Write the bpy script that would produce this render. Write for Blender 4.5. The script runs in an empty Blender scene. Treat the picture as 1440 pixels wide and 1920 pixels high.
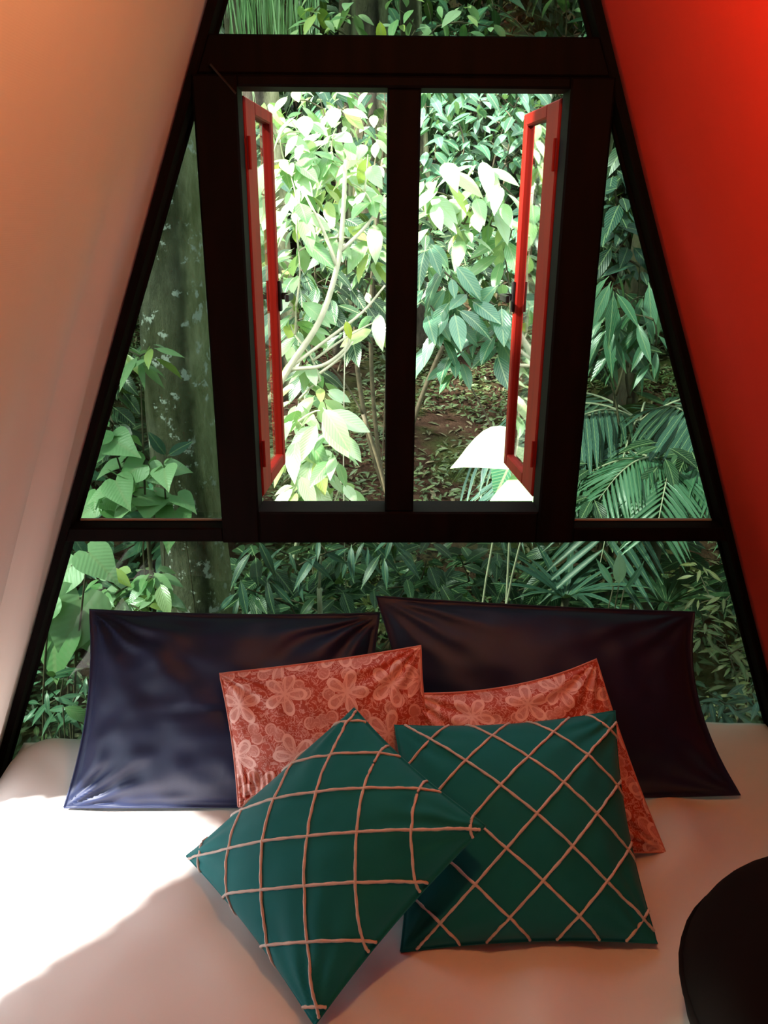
import bpy, math, random
import numpy as np
from mathutils import Vector, Matrix, noise
C = bpy.context.scene.collection
random.seed(7)
PI = math.pi
# ------------------------------------------------------------------ camera
F_PX, CX, CZ, D = 1501.6, -0.0594, 1.6299, 1.7
YAW, PITCH, ROLL = 0.0163, 0.3515, 0.0059
_r = Vector((math.cos(YAW), -math.sin(YAW), 0))
_f = Vector((math.sin(YAW)*math.cos(PITCH), math.cos(YAW)*math.cos(PITCH), -math.sin(PITCH)))
_u = _r.cross(_f)
RT = _r*math.cos(ROLL) + _u*math.sin(ROLL)
UP = -_r*math.sin(ROLL) + _u*math.cos(ROLL)
CAM = Vector((CX, -D, CZ))
cam_d = bpy.data.cameras.new('camera')
cam = bpy.data.objects.new('camera', cam_d); C.objects.link(cam)
cam_d.sensor_fit = 'VERTICAL'; cam_d.sensor_height = 36; cam_d.lens = F_PX/1920*36
cam_d.clip_start = 0.02
cam.matrix_world = Matrix(((RT.x, UP.x, -_f.x, CAM.x), (RT.y, UP.y, -_f.y, CAM.y), (RT.z, UP.z, -_f.z, CAM.z), (0, 0, 0, 1)))
S = bpy.context.scene
S.camera = cam
# ------------------------------------------------------------------ world, sun, exposure
S.view_settings.view_transform = 'Standard'; S.view_settings.look = 'None'
S.view_settings.exposure = 0.0; S.view_settings.gamma = 1.0; S.view_settings.use_curve_mapping = False
S.cycles.max_bounces = 8; S.cycles.diffuse_bounces = 4; S.cycles.glossy_bounces = 2
S.cycles.transmission_bounces = 4; S.cycles.transparent_max_bounces = 12
S.cycles.sample_clamp_indirect = 4.0; S.cycles.caustics_reflective = False; S.cycles.caustics_refractive = False
W = bpy.data.worlds.new('sky'); S.world = W; W.use_nodes = True
bg = W.node_tree.nodes['Background']; bg.inputs[0].default_value = (0.86, 0.95, 1.0, 1); bg.inputs[1].default_value = 3.6
SUN_TRAVEL = Vector((1.15, 0.42, -1.0)).normalized()
sd = bpy.data.lights.new('sun', 'SUN'); sd.energy = 22.0; sd.angle = math.radians(5); sd.color = (1.0, 0.97, 0.9)
so = bpy.data.objects.new('sun', sd); C.objects.link(so)
so.rotation_euler = SUN_TRAVEL.to_track_quat('-Z', 'Y').to_euler(); so.location = (-8, -3, 9)
LAMP_POWER = 11.5

# ------------------------------------------------------------------ helpers
def at(px, py, Y=None, z=None):
    """The point of the place that lies under pixel (px, py) at depth Y or height z."""
    d = _f + RT*((px-720)/F_PX) + UP*((960-py)/F_PX)
    t = (Y+D)/d.y if Y is not None else (z-CZ)/d.z
    return CAM + d*t

def mesh(name, verts, faces, mats=(), smooth=True, uvs=None, midx=None):
    m = bpy.data.meshes.new(name)
    m.from_pydata([tuple(v) for v in verts], [], [tuple(f) for f in faces])
    for k in (mats if isinstance(mats, (list, tuple)) else [mats]): m.materials.append(k)
    if uvs is not None:
        l = m.uv_layers.new(name='UVMap')
        li = np.empty(len(m.loops), dtype=np.int32); m.loops.foreach_get('vertex_index', li)
        l.data.foreach_set('uv', np.asarray(uvs, dtype=np.float32)[li].ravel())
    m.polygons.foreach_set('use_smooth', [smooth]*len(m.polygons))
    if midx is not None: m.polygons.foreach_set('material_index', midx)
    m.update()
    return m

def link(name, me, parent=None, loc=None):
    o = bpy.data.objects.new(name, me); C.objects.link(o)
    if parent is not None: o.parent = parent
    if loc is not None: o.location = loc
    return o

def tag(o, label=None, cat=None, group=None, kind=None):
    if label: o['label'] = label
    if cat: o['category'] = cat
    if group: o['group'] = group
    if kind: o['kind'] = kind
    return o

def empty(name, loc=(0, 0, 0), **k):
    o = bpy.data.objects.new(name, None); C.objects.link(o); o.location = loc; o.empty_display_size = .05
    return tag(o, **k)

def prism(poly, d0, d1, bev=0.0):
    """poly: list of (x, z) counter-clockwise; extruded from y=d0 to y=d1, with chamfered front edge."""
    n = len(poly); cx = sum(p[0] for p in poly)/n; cz = sum(p[1] for p in poly)/n
    V = []
    rings = [(d0, bev), (d0+(bev if d1 > d0 else -bev), 0), (d1-(bev if d1 > d0 else -bev), 0), (d1, bev)] if bev else [(d0, 0), (d1, 0)]
    for y, ins in rings:
        for i in range(n):
            p = Vector(poly[i]); a = Vector(poly[i-1]); b = Vector(poly[(i+1) % n])
            e1 = (p-a).normalized(); e2 = (b-p).normalized()
            n1 = Vector((-e1.y, e1.x)); n2 = Vector((-e2.y, e2.x))
            m = (n1+n2); m = m/max(1e-6, m.length_squared)*2
            q = p + m*ins
            V.append((q.x, y, q.y))
    Fs = []
    for k in range(len(rings)-1):
        for i in range(n):
            j = (i+1) % n
            Fs.append((k*n+i, k*n+j, (k+1)*n+j, (k+1)*n+i))
    Fs.append(tuple(range(n))[::-1]); L = (len(rings)-1)*n
    Fs.append(tuple(L+i for i in range(n)))
    return V, Fs

def box(x0, x1, y0, y1, z0, z1, bev=0.004):
    return prism([(x0, z0), (x1, z0), (x1, z1), (x0, z1)], y0, y1, bev)

def tube(pts, radii, seg=7):
    V, Fs = [], []
    pts = [Vector(p) for p in pts]
    ref = Vector((0.31, 0.7, 0.2)).normalized()
    for i, p in enumerate(pts):
        t = (pts[min(i+1, len(pts)-1)] - pts[max(i-1, 0)]).normalized()
        a = t.cross(ref)
        if a.length < 1e-3: a = t.cross(Vector((1, 0, 0)))
        a.normalize(); b = t.cross(a)
        r = radii[i] if isinstance(radii, (list, tuple)) else radii
        for k in range(seg):
            th = 2*PI*k/seg
            V.append(p + (a*math.cos(th) + b*math.sin(th))*r)
    for i in range(len(pts)-1):
        for k in range(seg):
            j = (k+1) % seg
            Fs.append((i*seg+k, i*seg+j, (i+1)*seg+j, (i+1)*seg+k))
    Fs.append(tuple(range(seg))[::-1]); Fs.append(tuple((len(pts)-1)*seg+k for k in range(seg)))
    return V, Fs

def join(parts):
    V, Fs = [], []
    for v, f in parts:
        o = len(V); V += list(v); Fs += [tuple(i+o for i in q) for q in f]
    return V, Fs

def spline(pts, n=8):
    """Catmull-Rom through pts."""
    P = [Vector(p) for p in pts]; P = [P[0]*2-P[1]] + P + [P[-1]*2-P[-2]]
    out = []
    for i in range(1, len(P)-2):
        for k in range(n):
            t = k/n; a, b, c, d = P[i-1:i+3]
            out.append(0.5*((2*b)+(c-a)*t+(2*a-5*b+4*c-d)*t*t+(3*b-a-3*c+d)*t**3))
    out.append(P[-2]); return out

def lathe(prof, seg=24):
    V = [(r*math.cos(2*PI*k/seg), r*math.sin(2*PI*k/seg), z) for r, z in prof for k in range(seg)]
    Fs = [(i*seg+k, i*seg+(k+1) % seg, (i+1)*seg+(k+1) % seg, (i+1)*seg+k) for i in range(len(prof)-1) for k in range(seg)]
    return V, Fs

# ------------------------------------------------------------------ materials
def new_mat(name):
    m = bpy.data.materials.new(name); m.use_nodes = True
    nt = m.node_tree; return m, nt, nt.nodes['Principled BSDF']
def nd(nt, t, **k):
    n = nt.nodes.new(t)
    for a, v in k.items(): setattr(n, a, v)
    return n
def ramp(nt, fac, stops):
    r = nd(nt, 'ShaderNodeValToRGB'); e = r.color_ramp.elements
    while len(e) < len(stops): e.new(0.5)
    for i, (p, c) in enumerate(stops): e[i].position = p; e[i].color = (*c, 1)
    if fac is not None: nt.links.new(fac, r.inputs[0])
    return r
def noise_tex(nt, vec, scale, detail=4, rough=.55, dist=0):
    n = nd(nt, 'ShaderNodeTexNoise'); n.inputs['Scale'].default_value = scale
    n.inputs['Detail'].default_value = detail; n.inputs['Roughness'].default_value = rough; n.inputs['Distortion'].default_value = dist
    if vec is not None: nt.links.new(vec, n.inputs['Vector'])
    return n
def bump(nt, b, h, strength=.3, dist=.01):
    k = nd(nt, 'ShaderNodeBump'); k.inputs['Strength'].default_value = strength; k.inputs['Distance'].default_value = dist
    nt.links.new(h, k.inputs['Height']); nt.links.new(k.outputs[0], b.inputs['Normal'])
def mathn(nt, op, a, b=None, c=None):
    n = nd(nt, 'ShaderNodeMath', operation=op)
    for i, x in enumerate((a, b, c)):
        if x is None: continue
        if isinstance(x, (int, float)): n.inputs[i].default_value = x
        else: nt.links.new(x, n.inputs[i])
    return n.outputs[0]
def mixc(nt, fac, a, b):
    n = nd(nt, 'ShaderNodeMix', data_type='RGBA')
    if isinstance(fac, (int, float)): n.inputs[0].default_value = fac
    else: nt.links.new(fac, n.inputs[0])
    for i, x in ((6, a), (7, b)):
        if isinstance(x, tuple): n.inputs[i].default_value = (*x, 1)
        else: nt.links.new(x, n.inputs[i])
    return n.outputs[2]
def coord(nt, which='Object'):
    return nd(nt, 'ShaderNodeTexCoord').outputs[which]

def simple(name, stops, scale=8, rough=.6, bumpk=.15, bdist=.004, spec=.5, stretch=None, detail=5):
    m, nt, b = new_mat(name); v = coord(nt)
    if stretch:
        mp = nd(nt, 'ShaderNodeMapping'); mp.inputs['Scale'].default_value = stretch; nt.links.new(v, mp.inputs[0]); v = mp.outputs[0]
    n = noise_tex(nt, v, scale, detail); r = ramp(nt, n.outputs[0], stops)
    nt.links.new(r.outputs[0], b.inputs['Base Color']); b.inputs['Roughness'].default_value = rough
    b.inputs['Specular IOR Level'].default_value = spec
    if bumpk: bump(nt, b, n.outputs[0], bumpk, bdist)
    return m

M_frame = simple('dark_wood', [(.3, (.0025, .0015, .0016)), (.7, (.007, .003, .003))], 14, .7, .15, .002, .07, (3, 3, .4))
M_red = simple('red_painted_wood', [(.3, (.20, .007, .003)), (.7, (.29, .010, .003))], 12, .55, .1, .002, .15, (3, 3, .4))
M_metal = simple('black_metal', [(.3, (.01, .008, .008)), (.7, (.025, .02, .02))], 30, .35, .05)
M_floor = simple('floor_boards', [(.3, (.10, .05, .025)), (.7, (.2, .10, .05))], 6, .5, .2, .003, .4, (8, .6, 1))
M_back = simple('back_wall_wood', [(.3, (.16, .07, .03)), (.7, (.3, .14, .06))], 6, .6, .2, .003, .3, (8, 1, .6))

def cloth(name, c0, c1, rough=.9, weave=420, sheen=.15, large=2.2):
    m, nt, b = new_mat(name); v = coord(nt)
    n = noise_tex(nt, v, large, 5); r = ramp(nt, n.outputs[0], [(.3, c0), (.7, c1)])
    w1 = nd(nt, 'ShaderNodeTexWave', bands_direction='X'); w1.inputs['Scale'].default_value = weave
    w2 = nd(nt, 'ShaderNodeTexWave', bands_direction='Y'); w2.inputs['Scale'].default_value = weave
    nt.links.new(v, w1.inputs[0]); nt.links.new(v, w2.inputs[0])
    a = mathn(nt, 'ADD', w1.outputs[1], w2.outputs[1]); n2 = noise_tex(nt, v, 60, 3)
    h = mathn(nt, 'ADD', mathn(nt, 'MULTIPLY', a, .3), n2.outputs[0])
    nt.links.new(r.outputs[0], b.inputs['Base Color']); b.inputs['Roughness'].default_value = rough
    b.inputs['Sheen Weight'].default_value = sheen; b.inputs['Specular IOR Level'].default_value = .2
    bump(nt, b, h, .15, .001)
    return m
M_left = cloth('cream_lining', (.56, .49, .45), (.62, .55, .51), .85, 300, .1)
M_right = cloth('red_lining', (.60, .010, .002), (.68, .016, .003), .8, 300, .05)
M_sheet = cloth('white_sheet', (.78, .73, .71), (.83, .78, .76), .9, 350, .1)
M_teal = cloth('teal_cotton', (.003, .15, .165), (.006, .18, .195), .85, 380, .12, 9)
M_thread = cloth('pale_thread', (.62, .50, .46), (.72, .6, .55), .9, 900, .1, 40)
M_dark = cloth('dark_velvet', (.003, .0015, .0015), (.006, .0025, .003), .95, 300, .0, 8)
M_navy = cloth('navy_satin', (.003, .010, .052), (.005, .015, .072), .5, 500, .04, 5)
M_navy.node_tree.nodes['Principled BSDF'].inputs['Specular IOR Level'].default_value = .45

def floral():
    m, nt, b = new_mat('floral_print'); uv = coord(nt, 'UV')
    base = (.47, .06, .028); pink = (.92, .58, .54)
    def flowers(scale, k, petals, r0, amp, off):
        mp = nd(nt, 'ShaderNodeMapping'); mp.inputs['Scale'].default_value = (scale, scale, 0); mp.inputs['Location'].default_value = (off, off*.7, 0)
        nt.links.new(uv, mp.inputs[0])
        vo = nd(nt, 'ShaderNodeTexVoronoi', voronoi_dimensions='2D'); vo.inputs['Scale'].default_value = 1; vo.inputs['Randomness'].default_value = .65
        nt.links.new(mp.outputs[0], vo.inputs['Vector'])
        sub = nd(nt, 'ShaderNodeVectorMath', operation='SUBTRACT'); nt.links.new(mp.outputs[0], sub.inputs[0]); nt.links.new(vo.outputs['Position'], sub.inputs[1])
        sx = nd(nt, 'ShaderNodeSeparateXYZ'); nt.links.new(sub.outputs[0], sx.inputs[0])
        ang = mathn(nt, 'ARCTAN2', sx.outputs[1], sx.outputs[0])
        wob = mathn(nt, 'ADD', mathn(nt, 'MULTIPLY', ang, petals), mathn(nt, 'MULTIPLY', vo.outputs['Color'], 6.28))
        pet = mathn(nt, 'ADD', mathn(nt, 'MULTIPLY', mathn(nt, 'ABSOLUTE', mathn(nt, 'COSINE', wob)), amp), r0)
        rel = mathn(nt, 'DIVIDE', vo.outputs['Distance'], pet)
        inside = mathn(nt, 'LESS_THAN', rel, 1.0)
        ring = mathn(nt, 'MULTIPLY', mathn(nt, 'GREATER_THAN', rel, .84), inside)
        core = mathn(nt, 'LESS_THAN', rel, .25)
        vein = mathn(nt, 'MULTIPLY', mathn(nt, 'GREATER_THAN', mathn(nt, 'ABSOLUTE', mathn(nt, 'SINE', mathn(nt, 'MULTIPLY', wob, 2.0))), .85), inside)
        return inside, ring, core, vein
    i1, r1, c1, v1 = flowers(4.6, 0, 2.5, .14, .34, 0)
    i2, r2, c2, v2 = flowers(8.0, 1, 1.0, .10, .32, 3.3)
    nz = noise_tex(nt, uv, 26, 3, .6, 1.5)
    swirl = mathn(nt, 'MULTIPLY', mathn(nt, 'GREATER_THAN', nz.outputs[0], .47), mathn(nt, 'LESS_THAN', nz.outputs[0], .53))
    f = mathn(nt, 'MAXIMUM', mathn(nt, 'MULTIPLY', i1, .40), mathn(nt, 'MULTIPLY', i2, .30))
    f = mathn(nt, 'MAXIMUM', f, mathn(nt, 'MULTIPLY', swirl, .55))
    for x, k in ((r1, .95), (c1, .8), (v1, .8), (r2, .75)):
        f = mathn(nt, 'MAXIMUM', f, mathn(nt, 'MULTIPLY', x, k))
    col = mixc(nt, f, base, pink)
    nt.links.new(col, b.inputs['Base Color']); b.inputs['Roughness'].default_value = .6; b.inputs['Sheen Weight'].default_value = .15
    n2 = noise_tex(nt, coord(nt), 300, 2); bump(nt, b, n2.outputs[0], .15, .001)
    return m
M_floral = floral()

def glass(name, tint, gloss=.05):
    m, nt, b = new_mat(name); nt.nodes.remove(b); out = nt.nodes['Material Output']
    t = nd(nt, 'ShaderNodeBsdfTransparent'); t.inputs[0].default_value = (*tint, 1)
    g = nd(nt, 'ShaderNodeBsdfGlossy'); g.inputs['Roughness'].default_value = .02
    fr = nd(nt, 'ShaderNodeFresnel'); fr.inputs[0].default_value = 1.45
    mx = nd(nt, 'ShaderNodeMixShader')
    nt.links.new(mathn(nt, 'MULTIPLY', fr.outputs[0], gloss*12), mx.inputs[0]); nt.links.new(t.outputs[0], mx.inputs[1]); nt.links.new(g.outputs[0], mx.inputs[2])
    nt.links.new(mx.outputs[0], out.inputs[0])
    return m
M_tint = glass('tinted_glass', (.36, .42, .38), .03)
M_clear = glass('clear_glass', (.93, .96, .94), .06)

def leafmat(name, cols, trans=.25, rough=.36, island=False, spec=.5):
    m, nt, b = new_mat(name); out = nt.nodes['Material Output']
    uv = coord(nt, 'UV'); sx = nd(nt, 'ShaderNodeSeparateXYZ'); nt.links.new(uv, sx.inputs[0])
    if island: rnd = nd(nt, 'ShaderNodeNewGeometry').outputs['Random Per Island']
    else: rnd = nd(nt, 'ShaderNodeObjectInfo').outputs['Random']
    r = ramp(nt, rnd, [(i/(len(cols)-1) if len(cols) > 1 else 0, c) for i, c in enumerate(cols)])
    dx = mathn(nt, 'ABSOLUTE', mathn(nt, 'SUBTRACT', sx.outputs[0], .5))
    rib = mathn(nt, 'LESS_THAN', dx, .035)
    sv = mathn(nt, 'SINE', mathn(nt, 'MULTIPLY', mathn(nt, 'SUBTRACT', sx.outputs[1], mathn(nt, 'MULTIPLY', dx, .7)), 60))
    svm = mathn(nt, 'MULTIPLY', mathn(nt, 'GREATER_THAN', sv, .82), .35)
    fac = mathn(nt, 'MAXIMUM', mathn(nt, 'MULTIPLY', rib, .6), svm)
    col = mixc(nt, fac, r.outputs[0], (.42, .55, .26))
    nt.links.new(col, b.inputs['Base Color']); b.inputs['Roughness'].default_value = rough; b.inputs['Specular IOR Level'].default_value = spec
    bump(nt, b, sv, .12, .002)
    tr = nd(nt, 'ShaderNodeBsdfTranslucent')
    tc = mixc(nt, .5, r.outputs[0], (.30, .5, .06)); nt.links.new(tc, tr.inputs[0])
    mx = nd(nt, 'ShaderNodeMixShader'); mx.inputs[0].default_value = trans
    nt.links.new(b.outputs[0], mx.inputs[1]); nt.links.new(tr.outputs[0], mx.inputs[2]); nt.links.new(mx.outputs[0], out.inputs[0])
    return m
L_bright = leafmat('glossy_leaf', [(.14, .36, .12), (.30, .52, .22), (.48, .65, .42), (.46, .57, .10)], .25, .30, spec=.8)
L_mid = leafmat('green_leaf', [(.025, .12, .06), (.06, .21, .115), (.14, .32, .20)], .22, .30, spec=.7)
L_dark = leafmat('dark_leaf', [(.008, .035, .015), (.018, .065, .028), (.035, .10, .045)], .15, .34)  # deep shade among the plants is put into this leaf colour
L_teal = leafmat('bluish_leaf', [(.012, .05, .036), (.03, .10, .075), (.055, .14, .115)], .12, .36)  # bluish leaf, darkened to carry the shade outside the right panes
L_lime = leafmat('lime_leaf', [(.45, .55, .03), (.55, .6, .05)], .35, .45)
L_heart = leafmat('heart_leaf', [(.20, .46, .16), (.34, .60, .28), (.44, .66, .36)], .25, .4)
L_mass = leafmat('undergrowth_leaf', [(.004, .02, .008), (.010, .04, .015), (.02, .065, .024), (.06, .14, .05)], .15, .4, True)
L_cover = leafmat('groundcover_leaf', [(.015, .035, .01), (.03, .06, .015), (.07, .11, .03)], .15, .5, True)
L_olive = leafmat('olive_leaf', [(.05, .045, .015), (.12, .11, .035), (.26, .24, .11), (.06, .11, .03)], .2, .45)
L_litter = leafmat('dry_leaf', [(.025, .014, .007), (.05, .028, .015), (.085, .055, .032), (.2, .16, .1)], .05, .7, True, .2)
M_twig = simple('pale_twig', [(.3, (.46, .46, .30)), (.7, (.66, .64, .44))], 20, .6)
M_stem = simple('brown_stem', [(.3, (.05, .045, .02)), (.7, (.12, .10, .05))], 20, .7)
def barkmat(name, a, bcol, lich, thr):
    m, nt, b = new_mat(name); v = coord(nt)
    mp = nd(nt, 'ShaderNodeMapping'); mp.inputs['Scale'].default_value = (1, 1, .35); nt.links.new(v, mp.inputs[0])
    n = noise_tex(nt, mp.outputs[0], 9, 9, .75); r = ramp(nt, n.outputs[0], [(.36, a), (.62, bcol)])
    n2 = noise_tex(nt, v, 17, 8, .7); lm = ramp(nt, n2.outputs[0], [(thr, (0, 0, 0)), (thr+.03, (1, 1, 1))])
    n3 = noise_tex(nt, v, 3.0, 4); ms = ramp(nt, n3.outputs[0], [(.42, (0, 0, 0)), (.6, (1, 1, 1))])
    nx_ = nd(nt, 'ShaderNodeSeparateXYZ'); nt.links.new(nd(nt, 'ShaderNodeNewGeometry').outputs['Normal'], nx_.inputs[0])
    side = ramp(nt, mathn(nt, 'ADD', nx_.outputs[0], mathn(nt, 'MULTIPLY', n.outputs[0], .5)), [(.72, (0, 0, 0)), (.98, (1, 1, 1))])  # sunlit right flank of the trunk, painted into the bark colour
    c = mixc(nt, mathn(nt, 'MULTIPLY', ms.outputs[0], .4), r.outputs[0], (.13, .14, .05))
    lit_flank = ramp(nt, n.outputs[0], [(.35, (.26, .27, .12)), (.65, (.72, .70, .42))])
    c = mixc(nt, mathn(nt, 'MULTIPLY', side.outputs[0], .8), c, lit_flank.outputs[0])
    c = mixc(nt, mathn(nt, 'MULTIPLY', lm.outputs[0], .9), c, lich)
    nt.links.new(c, b.inputs['Base Color']); b.inputs['Roughness'].default_value = .85; b.inputs['Specular IOR Level'].default_value = .2
    bump(nt, b, n.outputs[0], 1.0, .035)
    return m
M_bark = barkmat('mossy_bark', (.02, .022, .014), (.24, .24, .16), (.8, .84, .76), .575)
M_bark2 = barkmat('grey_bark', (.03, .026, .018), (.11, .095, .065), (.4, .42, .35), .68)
def soilmat():
    m, nt, b = new_mat('forest_soil'); v = coord(nt)
    n = noise_tex(nt, v, 3, 8, .7); r = ramp(nt, n.outputs[0], [(.3, (.012, .007, .004)), (.5, (.045, .024, .014)), (.7, (.095, .056, .033))])
    g = noise_tex(nt, v, 1.1, 5); gm = ramp(nt, g.outputs[0], [(.48, (0, 0, 0)), (.6, (1, 1, 1))])
    c = mixc(nt, mathn(nt, 'MULTIPLY', gm.outputs[0], .5), r.outputs[0], (.05, .09, .02))
    nt.links.new(c, b.inputs['Base Color']); b.inputs['Roughness'].default_value = .95; b.inputs['Specular IOR Level'].default_value = .1
    n2 = noise_tex(nt, v, 30, 4); bump(nt, b, mathn(nt, 'ADD', n.outputs[0], n2.outputs[0]), .7, .04)
    return m
M_soil = soilmat()

# ------------------------------------------------------------------ ground and hillside
def gz(x, y):
    z = -0.95 + max(0, y-2.4)*0.23 + max(0, y-11)*0.15 + max(0, y-13.5)*0.8
    z += 0.10*noise.noise(Vector((x*.5, y*.5, 0))) + 0.04*noise.noise(Vector((x*2, y*2, 3)))
    return z + (max(0, abs(x-.2)-2.2)*0.06)
xs = np.linspace(-16, 16, 90); ys = np.linspace(-6, 26, 90)
V = [(x, y, gz(x, y)) for y in ys for x in xs]
Fc = [(j*90+i, j*90+i+1, (j+1)*90+i+1, (j+1)*90+i) for j in range(89) for i in range(89)]
tag(link('ground', mesh('ground', V, Fc, M_soil)), 'brown forest soil rising into a hillside behind the cabin', kind='structure')

# ------------------------------------------------------------------ the A-frame shell
RA, RB = 1.1088, 0.3891            # inner edge of the rake beams: |x| = RA - RB z
WA = 1.158                         # inner face of the sloping sides
def rake(z): return RA-RB*z
YB, YF = -2.9, -0.05
floor = tag(link('floor', mesh('floor', *box(-1.3, 1.3, YB-.1, .06, -.08, 0, 0), M_floor, False)), 'brown timber floor under the bed', kind='structure')
for k in range(12):
    x0 = -1.26+k*.21
    link('floor_board', mesh('board', *box(x0+.003, x0+.207, YB, YF, .0, .012, .003), M_floor, False), floor)

# left side: cream lining, gathered into a fold next to the gable, with an opening for the added side window beside the bed (out of the frame)
SL = SUN_TRAVEL
def back_to_side(x, y):
    """from a point of the bed top back along the sunlight to the left slope"""
    sx, sy = SL.x/-SL.z, SL.y/-SL.z
    h = (x+WA-RB*.44)/(sx+RB)
    return y-sy*h, .44+h
patch = [(-.97, -.26), (-.47, -.285), (-.37, -.39), (-.69, -.77), (-.97, -1.06)]
hole = [back_to_side(*p) for p in patch]
def foldx(y, z):
    a = max(0, min(1, (1.8-z)/1.0)) * .036
    s = -y
    return a*(1.0*math.exp(-((s-.215)/.032)**2) - .7*math.exp(-((s-.30)/.03)**2) + .5*math.exp(-((s-.39)/.04)**2) - .3*math.exp(-((s-.48)/.05)**2))
def inside(poly, y, z):
    c = False; n = len(poly)
    for i in range(n):
        (y1, z1), (y2, z2) = poly[i], poly[i-1]
        if (z1 > z) != (z2 > z) and y < (y2-y1)*(z-z1)/(z2-z1)+y1: c = not c
    return c
def slope_wall(name, sgn, mat, label, hole=None, fold=False):
    yy = [YF, -.075, -.1, -.12, -.14, -.155, -.17, -.185, -.2, -.215, -.23, -.245, -.26, -.275, -.29, -.305, -.32, -.335, -.35, -.365, -.38, -.395, -.41, -.42] + list(np.arange(-.435, -1.45, -.016)) + list(np.arange(-1.46, YB-.001, -.06))+[YB]
    zz = list(np.arange(0, .42, .06))+list(np.arange(.42, .92, .016))+list(np.arange(.95, 2.96, .05))+[2.97]
    V, Fs = [], []; idx = {}
    for j, z in enumerate(zz):
        for i, y in enumerate(yy):
            x = WA-RB*z - (foldx(y, z) if fold else 0) + (0 if fold else .004*noise.noise(Vector((y*2, z*2, 1))))
            V.append((sgn*x, y, z))
    n = len(yy)
    for j in range(len(zz)-1):
        for i in range(n-1):
            cy = (yy[i]+yy[i+1])/2; cz = (zz[j]+zz[j+1])/2
            if hole and (inside(hole, cy, cz) or (-1.62 < cy < -1.2 and 1.05 < cz < 1.5)): continue
            q = (j*n+i, j*n+i+1, (j+1)*n+i+1, (j+1)*n+i)
            Fs.append(q if sgn < 0 else q[::-1])
    o = link(name, mesh(name, V, Fs, mat)); tag(o, label, kind='structure')
    md = o.modifiers.new('thick', 'SOLIDIFY'); md.thickness = .03; md.offset = -1 if sgn < 0 else -1
    return o
wl = slope_wall('wall_left', -1, M_left, 'pale cream fabric-lined sloping side with a vertical fold by the window', hole, True)
wr = slope_wall('wall_right', 1, M_right, 'smooth bright red sloping side on the right', None, False)
# unseen tinted side window, added in the left slope to let cool light in
w2 = empty('added_side_window', (0, 0, 0), label='small tinted side window added out of view in the left slope for cool light', kind='structure')
def side_bar(name, y0, y1, z0, z1, d0, d1, mat):
    V = [(-(WA-RB*z)-dd, y, z) for z in (z0, z1) for dd in (d0, d1) for y in (y0, y1)]
    link(name, mesh(name, V, [(0, 1, 3, 2), (4, 6, 7, 5), (0, 4, 5, 1), (2, 3, 7, 6), (0, 2, 6, 4), (1, 5, 7, 3)], mat, False), w2)
for a in ((-1.66, -1.60, 1.0, 1.55), (-1.22, -1.16, 1.0, 1.55), (-1.60, -1.22, 1.0, 1.06), (-1.60, -1.22, 1.49, 1.55)):
    side_bar('added_window_bar', *a, -.012, .03, M_frame)
side_bar('glass_pane', -1.61, -1.21, 1.05, 1.5, .008, .013, M_tint)
# back gable with an open doorway behind the viewer
def bx(z): return WA-RB*z
V, Fs = [], []
def quad(a, b, c, d):
    o = len(V); V.extend([a, b, c, d]); Fs.append((o, o+1, o+2, o+3))
dx, dz = .36, 1.9
quad((-bx(0), YB, 0), (-dx, YB, 0), (-dx, YB, dz), (-bx(dz), YB, dz)); quad((dx, YB, 0), (bx(0), YB, 0), (bx(dz), YB, dz), (dx, YB, dz))
quad((-bx(dz), YB, dz), (bx(dz), YB, dz), (.002, YB, 2.97), (-.002, YB, 2.97))
door = empty('door_1', (0, YB, 0), label='plain brown timber door in the gable behind the viewer', kind='structure')
wb = tag(link('wall_back', mesh('wall_back', V, Fs, M_back, False)), 'brown timber gable with a doorway behind the viewer', kind='structure')

link('door_leaf', mesh('door_leaf', *box(-dx, dx, -.02, .02, .01, dz, .003), M_back, False), door)
link('door_handle', mesh('door_handle', *tube([(.28, .02, .95), (.28, .05, .95), (.20, .05, .95)], .008, 8), M_metal, True), door)
# front gable: rake beams, rails, tinted panes
wf = empty('wall_front', (0, 0, 0), label='dark timber gable framing with tinted panes behind the pillows', kind='structure')
def part(name, VF, mat, parent, smooth=False):
    return link(name, mesh(name, VF[0], VF[1], mat, smooth), parent)
for s in (-1, 1):
    z0, z1 = 0.0, 2.75
    poly = [(s*rake(z0), z0), (s*(rake(z0)+.075), z0), (s*(rake(z1)+.075), z1), (s*rake(z1), z1)]
    if s < 0: poly = poly[::-1]
    part('rake_beam', prism(poly, YF, 0.0, .004), M_frame, wf)
    # narrow putty bead behind the beam, holding the pane
    poly = [(s*(rake(z0)-.006), z0), (s*(rake(z0)+.03), z0), (s*(rake(z1)+.03), z1), (s*(rake(z1)-.006), z1)]
    if s < 0: poly = poly[::-1]
    part('glazing_bead', prism(poly, 0.001, .012, .002), M_frame, wf)
def rail(name, z0, z1, y0=YF, y1=0.0):
    poly = [(-rake(z0), z0), (rake(z0), z0), (rake(z1), z1), (-rake(z1), z1)]
    return part(name, prism(poly, y0, y1, .003), M_frame, wf)
WJ = .388                                        # outer half width of the window unit
Z_T, Z_O1, Z_O2, Z_R, Z_B = 1.940, 1.8546, 1.0268, .9865, .9538
rail('top_rail', Z_O1+.022, Z_T)
for s in (-1, 1):
    a = [(s*WJ, Z_B), (s*rake(Z_B), Z_B), (s*rake(Z_R), Z_R), (s*WJ, Z_R)]
    part('middle_rail', prism(a if s > 0 else a[::-1], YF, 0, .003), M_frame, wf)
rail('sole_rail', .18, .27, .001, .05)
def pane(poly):
    part('glass_pane', prism(poly, .003, .008), M_tint, wf)
def zat(x): return (RA-x)/RB
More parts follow.
